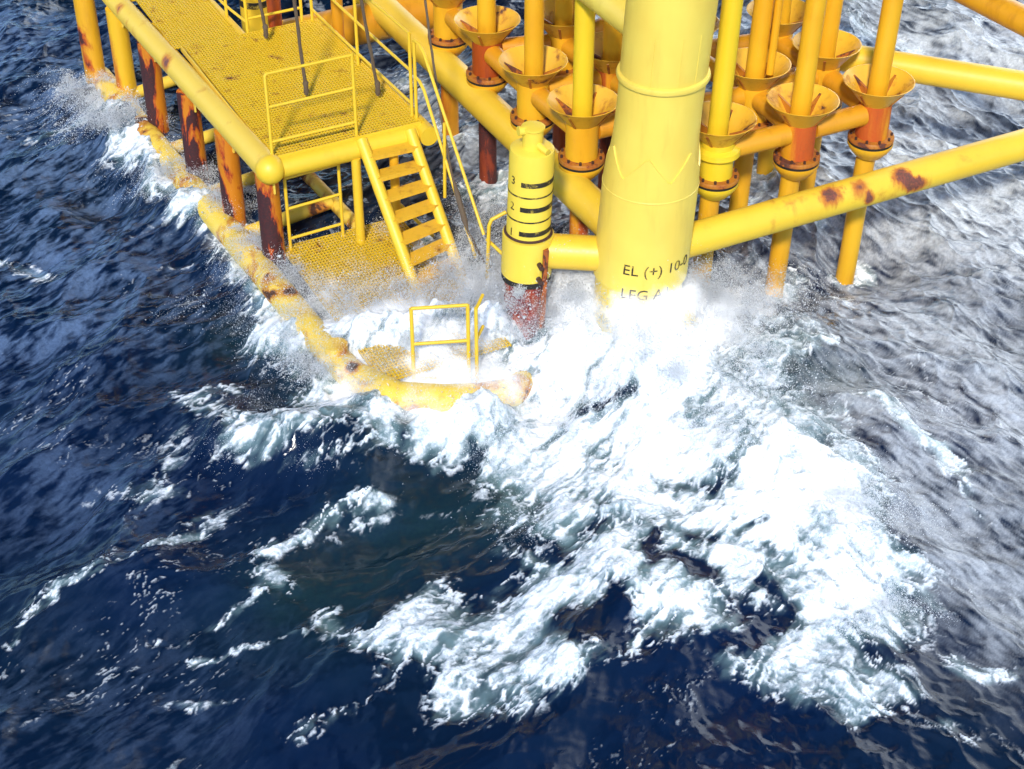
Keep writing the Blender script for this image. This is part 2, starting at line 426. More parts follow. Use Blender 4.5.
# fender piles
piles = [(-8.62, -3.60, 8, 'half rusted fender pile standing farthest left at the photo edge'),
         (-8.05, -3.33, 1, 'yellow fender pile with almost no rust, second from the far end'),
         (-6.885, -3.26, 0, 'fender pile rusted dark left and orange right, just past the clean yellow pile'),
         (-5.36, -3.24, 0, 'maroon rusted fender pile fourth from the far end of the landing'),
         (-4.204, -3.165, 0, 'maroon rusted fender pile one short of the rounded deck corner'),
         (-3.10, -3.075, 0, 'dark rusted fender pile directly under the rounded deck corner')]
for a, b, k, lab in piles:
    f = thing('fender_pile', lab, 'fender pile', W(a, b, -.9), 'fender piles along the boat landing')
    top = 3.2 if k == 8 else 1.42
    obj('pile', tube([W(a, b, -.9), W(a, b, top)], .132 if a > -8.3 else .14, 24), M['pileclean'] if k == 1 else M['pilehalf'] if k else M['pile'], f)
    if k != 8:
        obj('gusset', add_box(nb(), W(a-.16, b+.02, 1.2), VA*.32, VB*.02, VZ*.2), M['edge'], f)
# lower landing
ZL = .2
low = thing('lower_landing', 'wave washed lower landing with rusty rounded rim tube', 'landing deck', W(-1.5, -2.2, -.2))
rim = [W(-8.75, -3.52, ZL-.06), W(-8.0, -3.49, ZL-.06), W(-6.0, -3.42, ZL-.03), W(-3.3, -3.28, ZL), W(-1.1, -3.18, ZL), W(-.65, -3.12, ZL), W(-.1, -2.85, ZL), W(.16, -2.45, ZL), W(.22, -2.05, ZL-.08), W(.14, -1.65, ZL-.2), W(-.12, -1.3, ZL-.32), W(-.5, -1.1, ZL-.38)]
obj('rim_tube', tube(rim, .165, 24), M['low'], low)
obj('grating', grating(-3.2, -.25, -2.95, -1.45, ZL+.12, pitch=.038), M['deck'], low)
for a, b in ((-8.0, -2.2), (-6.3, -2.0), (-5.0, -2.0), (-3.9, -2.0)):
    obj('cross_member', tube([W(a, -3.4, ZL-.05), W(a-.1, b, ZL+.05)], .085, 14), M['low'], low)
obj('inner_rail_tube', tube([W(-9, -2.2, ZL), W(-3.2, -1.9, ZL)], .085, 14), M['low'], low)
obj('rim_joint', tube([W(-.98, -3.17, ZL-.2), W(-.98, -3.17, ZL+.22)], .13, 16), M['low'], low)

# ------------------------------------------------------------------ stairs
st = thing('staircase', 'yellow staircase with rusty treads leading from deck into the surf', 'stairs', W(-1.8, -1.6, .3))
sA = W(-2.95, -1.965, 1.62); sB = W(-1.50, -1.90, .12)
tA = W(-2.93, -1.37, 1.60); tB = W(-1.60, -1.34, .22)
obj('stringer', tube([sA, sB], .068, 18), M['rail'], st)
obj('stringer', tube([tA, tB], .066, 18), M['rail'], st)
for k in range(8):
    t = (k+.72)/8.1
    c0_ = sA.lerp(sB, t); c1_ = tA.lerp(tB, t)
    w = c1_-c0_
    bm = nb(); add_box(bm, c0_-VA*.09-VZ*.0, w, VA*.18, VZ*.014); add_box(bm, c0_+VA*.076-VZ*.042, w, VA*.012, VZ*.04)
    obj('tread', bm, M['funnel'], st)

# ------------------------------------------------------------------ handrails
RG = 'yellow handrails of the landing'
def rail(name, label, posts, runs, r=.02, mat='rail'):
    base = posts[0][0] if posts else runs[0][0]
    t = thing(name, label, 'handrail', base, RG)
    for p in posts: obj('post', tube(p, r, 12), M[mat], t)
    for q in runs: obj('rail', tube(q, r*.9, 12), M[mat], t)
    return t
def bend(p, q, rr=.05):
    return None
zt = ZG+1.0
c1, c2 = W(-3.05, -3.0, ZG), W(-3.05, -1.98, ZG)
rail('handrail', 'short yellow handrail across the front edge of the upper deck', [[c1-VZ*.1, c1+VZ*.98, c1+VZ*1.0+VB*.02], [c2-VZ*.1, c2+VZ*1.02]],
     [[c1+VZ*1.0, c2+VZ*1.0], [c1+VZ*.60, c2+VZ*.60], [c1+VZ*.17, c2+VZ*.17]])
k1, k2, k3 = W(-6.1, -1.3, ZG), W(-4.68, -1.27, ZG), W(-3.2, -1.22, ZG)
rail('handrail', 'yellow handrail along the inner edge of the deck by the brace', [[k-VZ*.1, k+VZ*1.03] for k in (k1, k2, k3)],
     [[k1+VZ*h, k2+VZ*h, k3+VZ*h] for h in (1.03, .57, .15)])
m1, m2 = W(-6.16, -2.15, ZG), W(-6.16, -1.42, ZG)
rail('handrail', 'yellow handrail across the step in the deck near the tank', [[m1-VZ*.1, m1+VZ*1.0], [m2-VZ*.1, m2+VZ*1.0]], [[m1+VZ*h, m2+VZ*h] for h in (1.0, .6, .17)])
n1, n2 = W(-6.75, -2.22, ZG), W(-10.5, -2.34, ZG)
rail('handrail', 'yellow handrail at the narrow far end of the deck', [[n1-VZ*.1, n1+VZ*1.0], [n2-VZ*.1, n2+VZ*1.0]], [[m1+VZ*h, n1+VZ*h, n2+VZ*h] for h in (1.0, .55, .12)])
o1 = W(-8.15, -3.16, ZG)
rail('rail_post', 'stub of a yellow rail post on the outer edge tube', [[o1-VZ*.1, o1+VZ*1.0]], [])
l1, l2 = W(-3.12, -2.86, ZL+.08), W(-3.12, -2.2, ZL+.1)
rail('handrail', 'yellow three bar handrail under the upper deck beside the column', [[l1, l1+VZ*.98], [l2, l2+VZ*.98]], [[l1+VZ*h, l2+VZ*h] for h in (.98, .58, .18)])
# stair handrails
h0 = W(-3.12, -1.2, ZG); h1 = h0+VZ*.98; h2 = W(-2.85, -1.2, ZG+.93); h3 = W(-1.42, -1.18, .98)
j1 = h0+VZ*.52; j2 = W(-2.88, -1.2, ZG+.46); j3 = W(-1.60, -1.2, .58)
mid = W(-2.25, -1.2, 1.80)
rail('stair_handrail', 'sloping yellow stair handrail right of the treads', [[h0-VZ*.1, h1], [W(-2.35, -1.22, .98), W(-2.35, -1.2, 1.93)]], [[h1, W(-2.98, -1.2, ZG+.99), h2, h3], [j1, W(-3.0, -1.2, ZG+.52), j2, j3]])
# lower front rail
u1, u2 = W(-.30, -2.57, ZL-.12), W(-.12, -2.01, ZL-.14)
rail('handrail', 'two bar yellow rail frame half buried in white spray', [[u1, u1+VZ*1.03], [u2, u2+VZ*1.03]], [[u1+VZ*h, u2+VZ*h] for h in (1.03, .58, .12)], r=.021)
w1 = W(-.05, -1.95, ZL-.12); wd = VB*.28-VA*.30
rail('broken_handrail', 'broken yellow rail post with two bent arms in the spray', [[w1, w1+VZ*1.0]], [[w1+VZ*.98, w1+VZ*1.0+wd*.6], [w1+VZ*.60, w1+VZ*.60+wd*.6]], r=.02)
x0 = atv(487, 256, .75); x1 = atv(506, 212, 1.35); x2 = atv(489, 221, 1.28); x3 = atv(511, 262, .85)
rail('handrail', 'looped yellow rail standing left of the gauge post in spray', [[x0-VZ*.3, x2-VZ*.06, x2+(x1-x2)*.15, x1]], [[x0+VZ*.22, x3]], r=.022)

# ------------------------------------------------------------------ ropes and hose
def rope(label, pts, r, knot=True, name='swing_rope'):
    t = thing(name, label, 'rope', pts[-1], 'ropes hanging by the landing')
    bm = nb(); P = []
    for a, b in zip(pts, pts[1:]):
        for i in range(8): P.append(a.lerp(b, i/8))
    P.append(pts[-1])
    P = [p+Vector((random.uniform(-1, 1), random.uniform(-1, 1), 0))*.004 for p in P]
    obj('rope', tube(P, r, 8, radii=[r*(1+.18*(i % 2)) for i in range(len(P))]), M['rope'], t)
    if knot:
        e = pts[-1]
        obj('knot', tube([e-VZ*.06, e-VZ*.02, e+VZ*.04, e+VZ*.1, e+VZ*.13], .03, 10, radii=[.018, .034, .028, .036, .018]), M['rope'], t)
    return t
e1 = W(-4.15, -2.15, ZG+.10); rope('brown swing rope hanging just behind the front handrail', [e1+VZ*7+Vector((-.45, 0, 0)), e1+VZ*1.2+Vector((-.06, 0, 0)), e1], .019)
e2 = W(-5.75, -2.05, ZG+.12); rope('short brown swing rope end near the step in the deck', [e2+VZ*7+Vector((-.35, 0, 0)), e2+VZ*.6+Vector((-.05, 0, 0)), e2], .019)
e3 = W(-3.72, -1.42, ZG+.12); rope('brown swing rope at the inner deck edge beside a rail post', [e3+VZ*7+Vector((-.75, 0, 0)), e3+VZ*.85+Vector((-.1, 0, 0)), e3], .018)
r0 = atv(423, -20, 3.1); r1 = atv(431, 45, 2.5); r2 = atv(440, 110, 1.95); r3 = atv(452, 175, 1.4); r4 = atv(468, 232, .95); r5 = atv(484, 262, .6); r6 = atv(505, 277, .4)
rp = rope('long grey rope running down beside the stair handrail into spray', [r0+(r0-r1)*3, r0, r1, r2, r3, r4, r5, r6], .013, knot=False, name='mooring_rope')
obj('spliced_section', tube([r3.lerp(r4, .1), r3.lerp(r4, .3), r3.lerp(r4, .8), r3.lerp(r4, .95)], .03, 10, radii=[.014, .032, .034, .014]), M['rope'], rp)
hs = []
for i in range(13):
    t = i/12; p = atv(374+46*t, 78+8*t, .9); p.z -= .22*math.sin(math.pi*t)*.9; hs.append(p)
tag(obj('hanging_hose', tube(hs, .010, 8), M['hose']), 'thin black hose sagging between deck edge and brace', 'hose')

# ------------------------------------------------------------------ conductors and guides
ZF = 2.2
def make_guide():
    t = thing('conductor_guide', None, 'pipe guide', Vector((0, 0, ZF-1.0)), 'funnel topped guides round the conductors')
    z = ZF
    fn = obj('funnel', lathe([(.165, z-.29), (.30, z-.115), (.405, z), (.393, z+.002), (.292, z-.10), (.155, z-.28)], seg=48, closed=True), M['funnel'], t)
    obj('sleeve', lathe([(.186, z-.70), (.186, z-.27), (.150, z-.262), (.150, z-.70)], seg=36, closed=True), M['cond'], t)
    fl = obj('flange', lathe([(.15, z-.745), (.262, z-.745), (.266, z-.74), (.266, z-.705), (.26, z-.695), (.187, z-.69)], seg=40), M['flange'], t)
    for k in range(10):
        a = 2*math.pi*(k+.3)/10; c = Vector((math.cos(a)*.232, math.sin(a)*.232, z-.70))
        obj('bolt', tube([c, c+VZ*.038], .017, 6), M['bolt'], t).parent = fl
    obj('gasket', lathe([(.15, z-.775), (.258, z-.775), (.258, z-.746), (.15, z-.746)], seg=40), M['gasket'], t)
    obj('skirt', lathe([(.14, z-.776), (.262, z-.776), (.262, z-.81), (.22, z-.88), (.155, z-.955), (.118, z-.96)], seg=40), M['cond'], t)
    for k in range(4):
        bm = nb(); a = R(45+90*k+15); d = Vector((math.cos(a), math.sin(a), 0)); s = Vector((-d.y, d.x, 0))*.014
        v = [d*.125+VZ*(z-.27), d*.19+VZ*(z-.27), d*.345+VZ*(z-.075), d*.335+VZ*(z-.055), d*.125+VZ*(z-.16)]
        a_ = [bm.verts.new(p+s) for p in v]; b_ = [bm.verts.new(p-s) for p in v]
        bm.faces.new(a_); bm.faces.new(b_[::-1])
        for i in range(5): bm.faces.new((a_[i], b_[i], b_[(i+1) % 5], a_[(i+1) % 5]))
        obj('vane', bm, M['flange'], t).parent = fn
    return t
def make_pipe():
    t = thing('conductor_pipe', None, 'pipe', Vector((0, 0, -1.5)), 'vertical conductor pipes through the funnels')
    obj('upper_pipe', tube([Vector((0, 0, ZF-.3)), Vector((0, 0, 9.9))], .112, 28), M['cond'], t)
    obj('lower_pipe', tube([Vector((0, 0, -1.5)), Vector((0, 0, ZF-.3))], .112, 28), M['cond'], t)
    return t
G0 = np.array(at(583, 100, ZF)[:2]); gA = Ax*1.168; gB = Bx*1.033
G0 = G0
names = {
 (-3, 0): ('guide cut by the top edge, above the tall stair handrail', 'orange pipe cut by the top edge left of the red sleeve', 'cond', 'cond', 'condorange'),
 (-2, 0): ('guide with a dark red sleeve left of all the other funnels', 'pipe with a red lower half standing in surf behind the stairs', 'condred', 'cond', 'condred'),
 (-1, 0): ('guide directly above the cap of the gauge post', 'orange pipe rising directly above the gauge post', 'cond', 'cond', 'condred'),
 (0, 0): ('guide nearest the left side of the leg', 'lemon yellow pipe close along the left side of the leg', 'cond', 'condlemon', 'condorange'),
 (-2, 1): ('guide half hidden behind the two left front funnels at the top', 'pipe standing behind the two left front funnels at the top', 'cond', 'cond', 'condred'),
 (-1, 1): ('guide peeping out between lemon pipe and leg', 'pipe peeping out between lemon pipe and leg', 'condorange', 'cond', 'condred'),
 (-1, 2): ('guide partly hidden by the right edge of the upper leg', 'pipe hidden behind the right edge of the upper leg', 'condorange', 'cond', 'cond'),
 (0, 1): ('guide standing directly behind the leg', 'pipe standing directly behind the leg', 'cond', 'cond', 'cond'),
 (0, 2): ('guide behind the lemon pipe right of the leg', 'orange pipe with a thin conduit strapped to it right of the leg', 'cond', 'cond', 'cond'),
 (0, 3): ('guide with a pale glaring funnel wall where the orange brace begins', 'orange pipe rising from the funnel where the orange brace begins', 'cond', 'cond', 'cond'),
 (-1, 3): ('guide smallest and highest at the top right of the cluster', 'pipe rising from the highest small funnel at the top', 'cond', 'cond', 'cond'),
 (-2, 2): ('guide far behind the leg at the top edge', 'pipe far behind the leg at the top edge', 'cond', 'cond', 'cond'),
 (1, 1): ('guide all yellow with a doubled collar touching the right side of the leg', 'bright lemon pipe touching the right side of the leg', 'condlemon', 'condlemon', 'cond'),
 (1, 2): ('guide with an orange streaked sleeve second from the right', 'orange pipe second from the right standing in the sea', 'condorange', 'cond', 'cond'),
 (1, 3): ('guide with a burnt orange sleeve farthest right', 'orange pipe farthest right standing alone in the sea', 'condorange', 'cond', 'cond')}
obs = {(-2, 0): (487, 19), (-1, 0): (533, 60), (0, 0): (583, 100), (1, 1): (720, 118), (1, 2): (803, 99), (1, 3): (879, 80), (0, 2): (756, 63), (0, 3): (827, 43), (-1, 3): (780, 10), (-2, 1): (563, 12), (-1, 1): (612, 46)}
gproto = make_guide(); pproto = make_pipe(); first = True
gpos = {}
for key, (gl, pl, ms, mu, ml) in names.items():
    i, j = key
    p = at(*obs[key], ZF)[:2] if key in obs else G0+gA*i+gB*j
    gpos[key] = p
    g_ = gproto if first else copy_tree(gproto); p_ = pproto if first else copy_tree(pproto); first = False
    g_.location = (p[0], p[1], ZF-1.0); g_.rotation_euler = (0, 0, random.uniform(-.4, .4))
    # where the pipe leans in the funnel
    p_.location = (p[0]+random.uniform(-.01, .02), p[1]+random.uniform(-.01, .01), -1.5)
    lean = .03 if j >= 1 and i >= 0 else .0
    p_.rotation_euler = (0, lean, 0)
    p_.location.x -= lean*(ZF+1.5)
    g_['label'] = 'conductor '+gl; p_['label'] = pl
    for o in g_.children:
        if o.name.startswith('sleeve'): setmat(o, M[ms])
        if o.name.startswith('skirt'): setmat(o, M['condlemon' if key == (1, 1) else 'cond'])
    for o in p_.children:
        setmat(o, M[mu if o.name.startswith('upper') else ml])
    if key == (0, 2):
        cb = obj('conduit', tube([Vector((.16, -.05, ZF-.1-1.5+1.5)), Vector((.16, -.05, 8.5))], .045, 12), M['cond'], pproto); cb.parent = p_
    if key == (1, 1):
        z = ZF
        cb = obj('collar', lathe([(.187, z-.33), (.25, z-.36), (.255, z-.42), (.187, z-.47)], seg=36), M['condlemon'], gproto); cb.parent = g_
fr = thing('guide_frame', 'orange lattice of tubes joining the conductor guides', 'tube frame', Vector((gpos[(0, 1)][0], gpos[(0, 1)][1], 1.5)))
zf = ZF-.40
for (i, j), p in gpos.items():
    for di, dj in ((1, 0), (0, 1)):
        q = gpos.get((i+di, j+dj))
        if q is None: continue
        a = Vector((p[0], p[1], zf)); b = Vector((q[0], q[1], zf)); d = (b-a).normalized()*.17
        obj('frame_tube', tube([a+d, b-d], .125, 20), M['frame'], fr)
bt = atv(352, 26, 1.0)
tag(obj('frame_header', tube([bt-VB*1.0, bt+VB*1.15], .27, 32), M['frame']), 'thick orange brown tube crossing behind the clean brace at top left', 'tube')
# far things at the top left
tk = thing('caisson', 'yellow cylinder with a black band at the top behind the deck', 'caisson', Vector(at(256, 12, 1.0))-VZ*2.5)
tc = at(256, 12, 1.0)
obj('shell', lathe([(0, -1.5), (.21, -1.5), (.21, 5.5), (0, 5.5)], c=(tc[0], tc[1]), seg=40), M['yellow'], tk)
obj('black_band', lathe([(.211, 1.13), (.216, 1.135), (.216, 1.22), (.211, 1.225)], c=(tc[0], tc[1]), seg=40), M['black'], tk)
rp_ = at(275, 20, 1.6)
tag(obj('riser_pipe', tube([Vector((rp_[0], rp_[1], -1.5)), Vector((rp_[0], rp_[1], 6))], .09, 20), M['condred']), 'red pipe standing beside the banded cylinder behind the deck', 'pipe')
bp_ = at(338, 25, 1.6)
tag(obj('riser_pipe', tube([Vector((bp_[0], bp_[1], .6)), Vector((bp_[0], bp_[1], 6))], .075, 20), M['condorange']), 'slim orange pipe behind the inner deck handrail', 'pipe')

# ------------------------------------------------------------------ noise in numpy
rng = np.random.default_rng(11)
PERM = rng.permutation(4096).astype(np.int32)
GRA = rng.uniform(0, 2*np.pi, 4096); GX = np.cos(GRA).astype(np.float32); GY = np.sin(GRA).astype(np.float32)
def perlin(x, y):
    xi = np.floor(x).astype(np.int32); yi = np.floor(y).astype(np.int32)
    xf = (x-xi).astype(np.float32); yf = (y-yi).astype(np.float32)
    u = xf*xf*xf*(xf*(xf*6-15)+10); v = yf*yf*yf*(yf*(yf*6-15)+10)
    def gr(dx, dy):
        h = PERM[(PERM[(xi+dx) & 4095]+yi+dy) & 4095]
        return GX[h]*(xf-dx)+GY[h]*(yf-dy)
    a = gr(0, 0); b = gr(1, 0); c = gr(0, 1); d = gr(1, 1)
    return ((a+(b-a)*u)+((c+(d-c)*u)-(a+(b-a)*u))*v)*1.4
def fbm(x, y, oct=4, gain=.5, lac=2.03):
    s = 0; a = 1; t = 0
    for k in range(oct):
        s = s+a*perlin(x+k*17.3, y-k*9.1); t += a; a *= gain; x = x*lac; y = y*lac
    return s/t
def ridged(x, y, oct=3, gain=.55, lac=2.1):
    s = 0; a = 1; t = 0
    for k in range(oct):
        s = s+a*(1-np.abs(perlin(x+k*11.7, y+k*5.3))*1.9); t += a; a *= gain; x = x*lac; y = y*lac
    return s/t
def ss(lo, hi, x):
    t = np.clip((x-lo)/(hi-lo), 0, 1); return t*t*(3-2*t)

# ------------------------------------------------------------------ the sea
NT = 1024; ST = .018; LT = NT*ST; X0, Y0 = -9.2, 8.9
def wave_field(wd, seed, Lp=2.6, ex=3.9):
    """height and choppy shift of a wind sea on one periodic tile"""
    r = np.random.default_rng(seed)
    k1 = 2*np.pi*np.fft.fftfreq(NT, ST); KX, KY = np.meshgrid(k1, k1)
    K = np.hypot(KX, KY); K[0, 0] = 1
    c = (KX*wd[0]+KY*wd[1])/K
    spec = np.exp(-(2*np.pi/Lp/K)**2)/K**ex*(.07+.93*np.abs(c)**3)*np.exp(-(K*.010)**2)
    amp = np.sqrt(spec); amp[0, 0] = 0
    Hk = amp*(r.standard_normal((NT, NT))+1j*r.standard_normal((NT, NT)))
    h = np.real(np.fft.ifft2(Hk)); s = 1/h.std(); h *= s
    dx = np.real(np.fft.ifft2(1j*KX/K*Hk))*s; dy = np.real(np.fft.ifft2(1j*KY/K*Hk))*s
    return h.astype(np.float32), dx.astype(np.float32), dy.astype(np.float32)
h1, dx1, dy1 = wave_field(np.array([.80, -.60]), 3, 3.4, 4.5)
h2, dx2, dy2 = wave_field(np.array([.80, .60]), 5, 2.0)
ext = []; s = ST
v = LT
while v < 6000: s *= 1.22; v += s; ext.append(v)
ext = np.array(ext)
core = np.arange(NT)*ST
axis_i = np.concatenate([-(ext-LT+ST)[::-1], core, ext])
idx = np.mod(np.round(axis_i/ST).astype(np.int64), NT)
xs = X0+axis_i; ys = Y0+axis_i
GXX, GYY = np.meshgrid(xs.astype(np.float32), ys.astype(np.float32))
ny, nx = GXX.shape
II = np.ix_(idx, idx)
fade = np.exp(-(np.maximum(0, np.hypot(GXX, GYY-18)-16)/60)**2)
# pixel-shaped lists below are only a convenient way to write points of the sea: at() turns them into places on the water
def pw(x, y): q = at(x, y, 0.0); return q[0], q[1]
xr = pw(640, 330)
side = ss(-1.2, 1.6, GXX-1.9-.08*(GYY-15))                     # two wind-sea directions either side of the leg
calm = ss(13.2, 16.5, GYY)                                     # smooth swell faces nearer the camera, ripples beyond
h3, dx3, dy3 = wave_field(np.array([.80, -.60]), 8, .9, 3.7)
H = (h1[II]*.085*(1-side)+h2[II]*(.038+.022*calm)*side+h3[II]*(.005+.013*calm)*(1-side))*fade
DX = (dx1[II]*.06*(1-side)+dx2[II]*(.03+.025*calm)*side+dx3[II]*(.004+.010*calm)*(1-side))*fade
DY = (dy1[II]*.06*(1-side)+dy2[II]*(.03+.025*calm)*side+dy3[II]*(.004+.010*calm)*(1-side))*fade
def gauss(x, y, sx, sy, ang=0):
    c = pw(x, y); u = GXX-c[0]; v = GYY-c[1]; ca, sa = math.cos(R(ang)), math.sin(R(ang))
    return np.exp(-(((u*ca+v*sa)/sx)**2+((-u*sa+v*ca)/sy)**2))
def seg_d(x, y, a, b):
    ax, ay = pw(*a); bx, by = pw(*b); dx, dy = bx-ax, by-ay
    t = np.clip(((x-ax)*dx+(y-ay)*dy)/(dx*dx+dy*dy), 0, 1)
    return np.hypot(x-ax-t*dx, y-ay-t*dy), t
# big shapes of the water
H += (.34+.42*fbm(GXX*2.4, GYY*2.4, 5))*gauss(440, 342, 1.15, .62, 0)+(.40+.25*fbm(GXX*2.4+7, GYY*2.4, 4))*gauss(385, 362, .8, .40, 0)+.42*gauss(575, 325, .45, .4)+.08*gauss(705, 335, .5, .4) + .50*gauss(640, 375, .9, .75) - .28*gauss(410, 530, 1.3, .9, 50) + .22*gauss(300, 440, 1.6, .5, -20) + .30*gauss(780, 470, 1.3, .7, -55)
H += .18*gauss(520, 640, 1.6, .6, 20) - .18*gauss(200, 690, 2.2, 1.2, 30) - .2*gauss(830, 378, .5, .35) + .1*gauss(900, 430, 1.6, .4, -50)
H += .15*gauss(150, 160, .8, 1.6, 30) - .25*gauss(110, 200, .5, .8, 20)
def ridge(a, b, w, h):
    d, t = seg_d(GXX+.15*fbm(GXX*2, GYY*2, 3), GYY+.15*fbm(GXX*2+5, GYY*2, 3), a, b); return h*np.exp(-(d/w)**2)*(1+.35*fbm(GXX*1.7, GYY*1.7, 3))
H += ridge((95, 100), (190, 215), .36, .14)+ridge((190, 215), (300, 340), .36, .09)+ridge((300, 340), (350, 400), .28, .08)+ridge((380, 408), (480, 412), .28, .20)+ridge((480, 412), (555, 360), .3, .10)+.20*gauss(500, 352, .45, .3)+.34*gauss(610, 338, .5, .3)-.52*gauss(853, 250, 1.0, .8)-.22*gauss(785, 272, .5, .5)+ridge((250, 445), (470, 430), .3, .16)
# foam: strokes on the water (start, end, half widths in metres, strength)
strokes = [
 ((640, 340), (660, 420), .75, 1.0), ((560, 345), (600, 430), .50, .9), ((700, 400), (800, 480), .80, 1.0), ((800, 480), (865, 610), .52, 1.0),
 ((620, 420), (760, 540), .90, .95), ((540, 440), (620, 470), .55, .92), ((500, 460), (560, 560), .46, .70), ((480, 425), (570, 500), .36, .78), ((300, 470), (420, 450), .14, .5), ((560, 560), (800, 560), .60, .80),
 ((640, 610), (850, 690), .42, .78), ((820, 600), (885, 640), .22, .92), ((440, 640), (620, 585), .38, .80), ((455, 700), (560, 665), .34, .84), ((560, 600), (640, 610), .30, .70), ((500, 590), (560, 520), .22, .62), ((400, 660), (470, 610), .2, .55),
 ((560, 640), (640, 660), .28, .62), ((800, 640), (860, 710), .25, .85), ((640, 520), (660, 610), .45, .66), ((380, 640), (450, 590), .24, .68), ((305, 725), (430, 650), .12, .66),
 ((250, 440), (350, 432), .32, .90), ((350, 432), (480, 430), .38, .92), ((195, 400), (270, 455), .17, .78), ((300, 400), (420, 415), .22, .75), ((190, 390), (250, 400), .12, .55), ((480, 415), (560, 410), .25, .7), ((420, 405), (520, 385), .30, .8),
 ((300, 380), (350, 405), .22, .62), ((290, 320), (340, 390), .2, .7), ((255, 290), (300, 350), .25, .75), ((225, 215), (270, 290), .20, .72), ((190, 195), (300, 340), .28, .85), ((88, 90), (190, 215), .30, .90), ((400, 330), (480, 330), .5, 1.0), ((300, 345), (500, 372), .50, 1.12), ((380, 385), (470, 385), .3, .9), ((480, 405), (560, 350), .32, .95), ((470, 350), (540, 340), .4, 1.0), ((330, 310), (400, 340), .35, .85), ((380, 350), (470, 350), .3, .8),
 ((30, 135), (90, 125), .16, .72), ((0, 262), (50, 278), .14, .66), ((60, 100), (95, 75), .10, .6),
 ((250, 545), (275, 545), .10, .95), ((262, 540), (390, 490), .11, .70), ((255, 560), (330, 620), .18, .52), ((330, 620), (400, 650), .16, .6), ((320, 530), (480, 470), .09, .35),
 ((20, 620), (130, 560), .08, .56), ((60, 610), (200, 525), .09, .70), ((110, 560), (210, 510), .24, .46), ((90, 490), (190, 490), .16, .44), ((160, 640), (260, 590), .08, .55), ((200, 650), (300, 628), .06, .62), ((150, 700), (240, 690), .06, .5), ((0, 650), (60, 610), .08, .6), ((110, 560), (190, 430), .12, .33),
 ((700, 330), (800, 350), .30, .68), ((740, 300), (800, 330), .4, .55), ((720, 300), (760, 380), .35, .75), ((800, 390), (860, 460), .28, .55), ((880, 400), (950, 470), .13, .72), ((860, 390), (910, 420), .13, .72), ((740, 330), (830, 345), .12, .8),
 ((940, 460), (1000, 540), .10, .45), ((955, 655), (1020, 680), .12, .72), ((860, 490), (900, 560), .18, .45), ((900, 600), (960, 640), .14, .33), ((850, 700), (950, 730), .12, .36), ((980, 720), (1024, 760), .14, .4), ((760, 720), (900, 690), .18, .4),
 ((395, 250), (560, 300), .70, .72), ((470, 190), (520, 180), .4, .58), ((500, 205), (590, 230), .4, .5), ((440, 100), (600, 170), .6, .42), ((300, 200), (420, 170), .4, .42), ((380, 60), (460, 120), .35, .45),
 ((740, 170), (760, 250), .25, .5), ((790, 265), (800, 230), .16, .55), ((850, 10), (900, 60), .5, .5), ((830, 15), (860, 80), .25, .55), ((850, 280), (870, 300), .15, .6), ((770, 280), (790, 300), .15, .6), ((690, 270), (720, 285), .2, .7)]
holes = [((660, 487), (690, 492), .09, .5), ((705, 495), (730, 480), .08, .5), ((560, 640), (610, 625), .16, .9), ((600, 605), (615, 640), .14, .8), ((680, 580), (720, 590), .13, .85), ((700, 545), (770, 560), .10, .5), ((660, 550), (650, 575), .12, .7),
 ((735, 540), (760, 530), .07, .6), ((470, 570), (500, 560), .14, .7), ((590, 415), (625, 410), .12, .72), ((440, 460), (475, 440), .10, .65), ((810, 375), (850, 378), .17, .97), ((520, 520), (560, 560), .12, .55), ((700, 655), (760, 640), .10, .65), ((640, 690), (780, 730), .25, .9), ((770, 630), (800, 610), .1, .5),
 ((355, 455), (470, 480), .2, .6), ((420, 410), (410, 440), .08, .5), ((760, 590), (800, 600), .08, .5)]
wx = .28*fbm(GXX*.9, GYY*.9, 3)+.10*fbm(GXX*4+9, GYY*4, 3); wy = .28*fbm(GXX*.9+50, GYY*.9+7, 3)+.10*fbm(GXX*4-9, GYY*4+31, 3)
PX, PY = GXX+wx, GYY+wy
MK = np.zeros_like(GXX)
near = np.hypot(GXX, GYY-17) < 16
for a, b, w, s in strokes:
    d, t = seg_d(PX, PY, a, b)
    g_ = s*np.exp(-np.power(d/w, 2.0)*.8)
    MK = np.maximum(MK, g_)+.25*np.minimum(MK, g_)
for p in list(gpos.values()):
    d = np.hypot(PX-p[0], PY-p[1]); MK = np.maximum(MK, .72*np.exp(-((d-.12)/.22)**2))
MK = np.clip(MK, 0, 1.15)
for a, b, w, s in holes:
    d, t = seg_d(PX, PY, a, b)
    MK *= 1-s*np.exp(-np.power(d/w, 2.2)*.7)
MK = np.where(near, MK, 0)
# flow-stretched coordinates
sideF = ss(2.5, 3.6, GXX-.10*(GYY-15))
u1, v1 = GXX*.60+GYY*.80, GXX*.80-GYY*.60
u2, v2 = GXX*.60-GYY*.80, GXX*.80+GYY*.60
wu = .16*fbm(GXX*2.2, GYY*2.2, 4); wv = .16*fbm(GXX*2.2+33, GYY*2.2+3, 4)
def flow(fn, su, sv, **k):
    return fn((u1+wu)*su, (v1+wv)*sv, **k)*(1-sideF)+fn((u2+wu)*su, (v2+wv)*sv, **k)*sideF
def unit(n):
    c = n[near]; return (n-c.mean())/c.std()
nA = unit(flow(fbm, .75, 2.3, oct=5, gain=.52))                # soft streaks along the wind
nS = unit(flow(fbm, 1.8, 13., oct=4, gain=.62))                # fine fibres
nB = unit(flow(fbm, 5.0, 9.0, oct=4, gain=.6))
nC = unit(fbm(GXX*1.3+wu*3, GYY*1.3+wv*3, 5, .52))             # billows
lc = flow(ridged, 1.8, 4.2, oct=4, gain=.6)
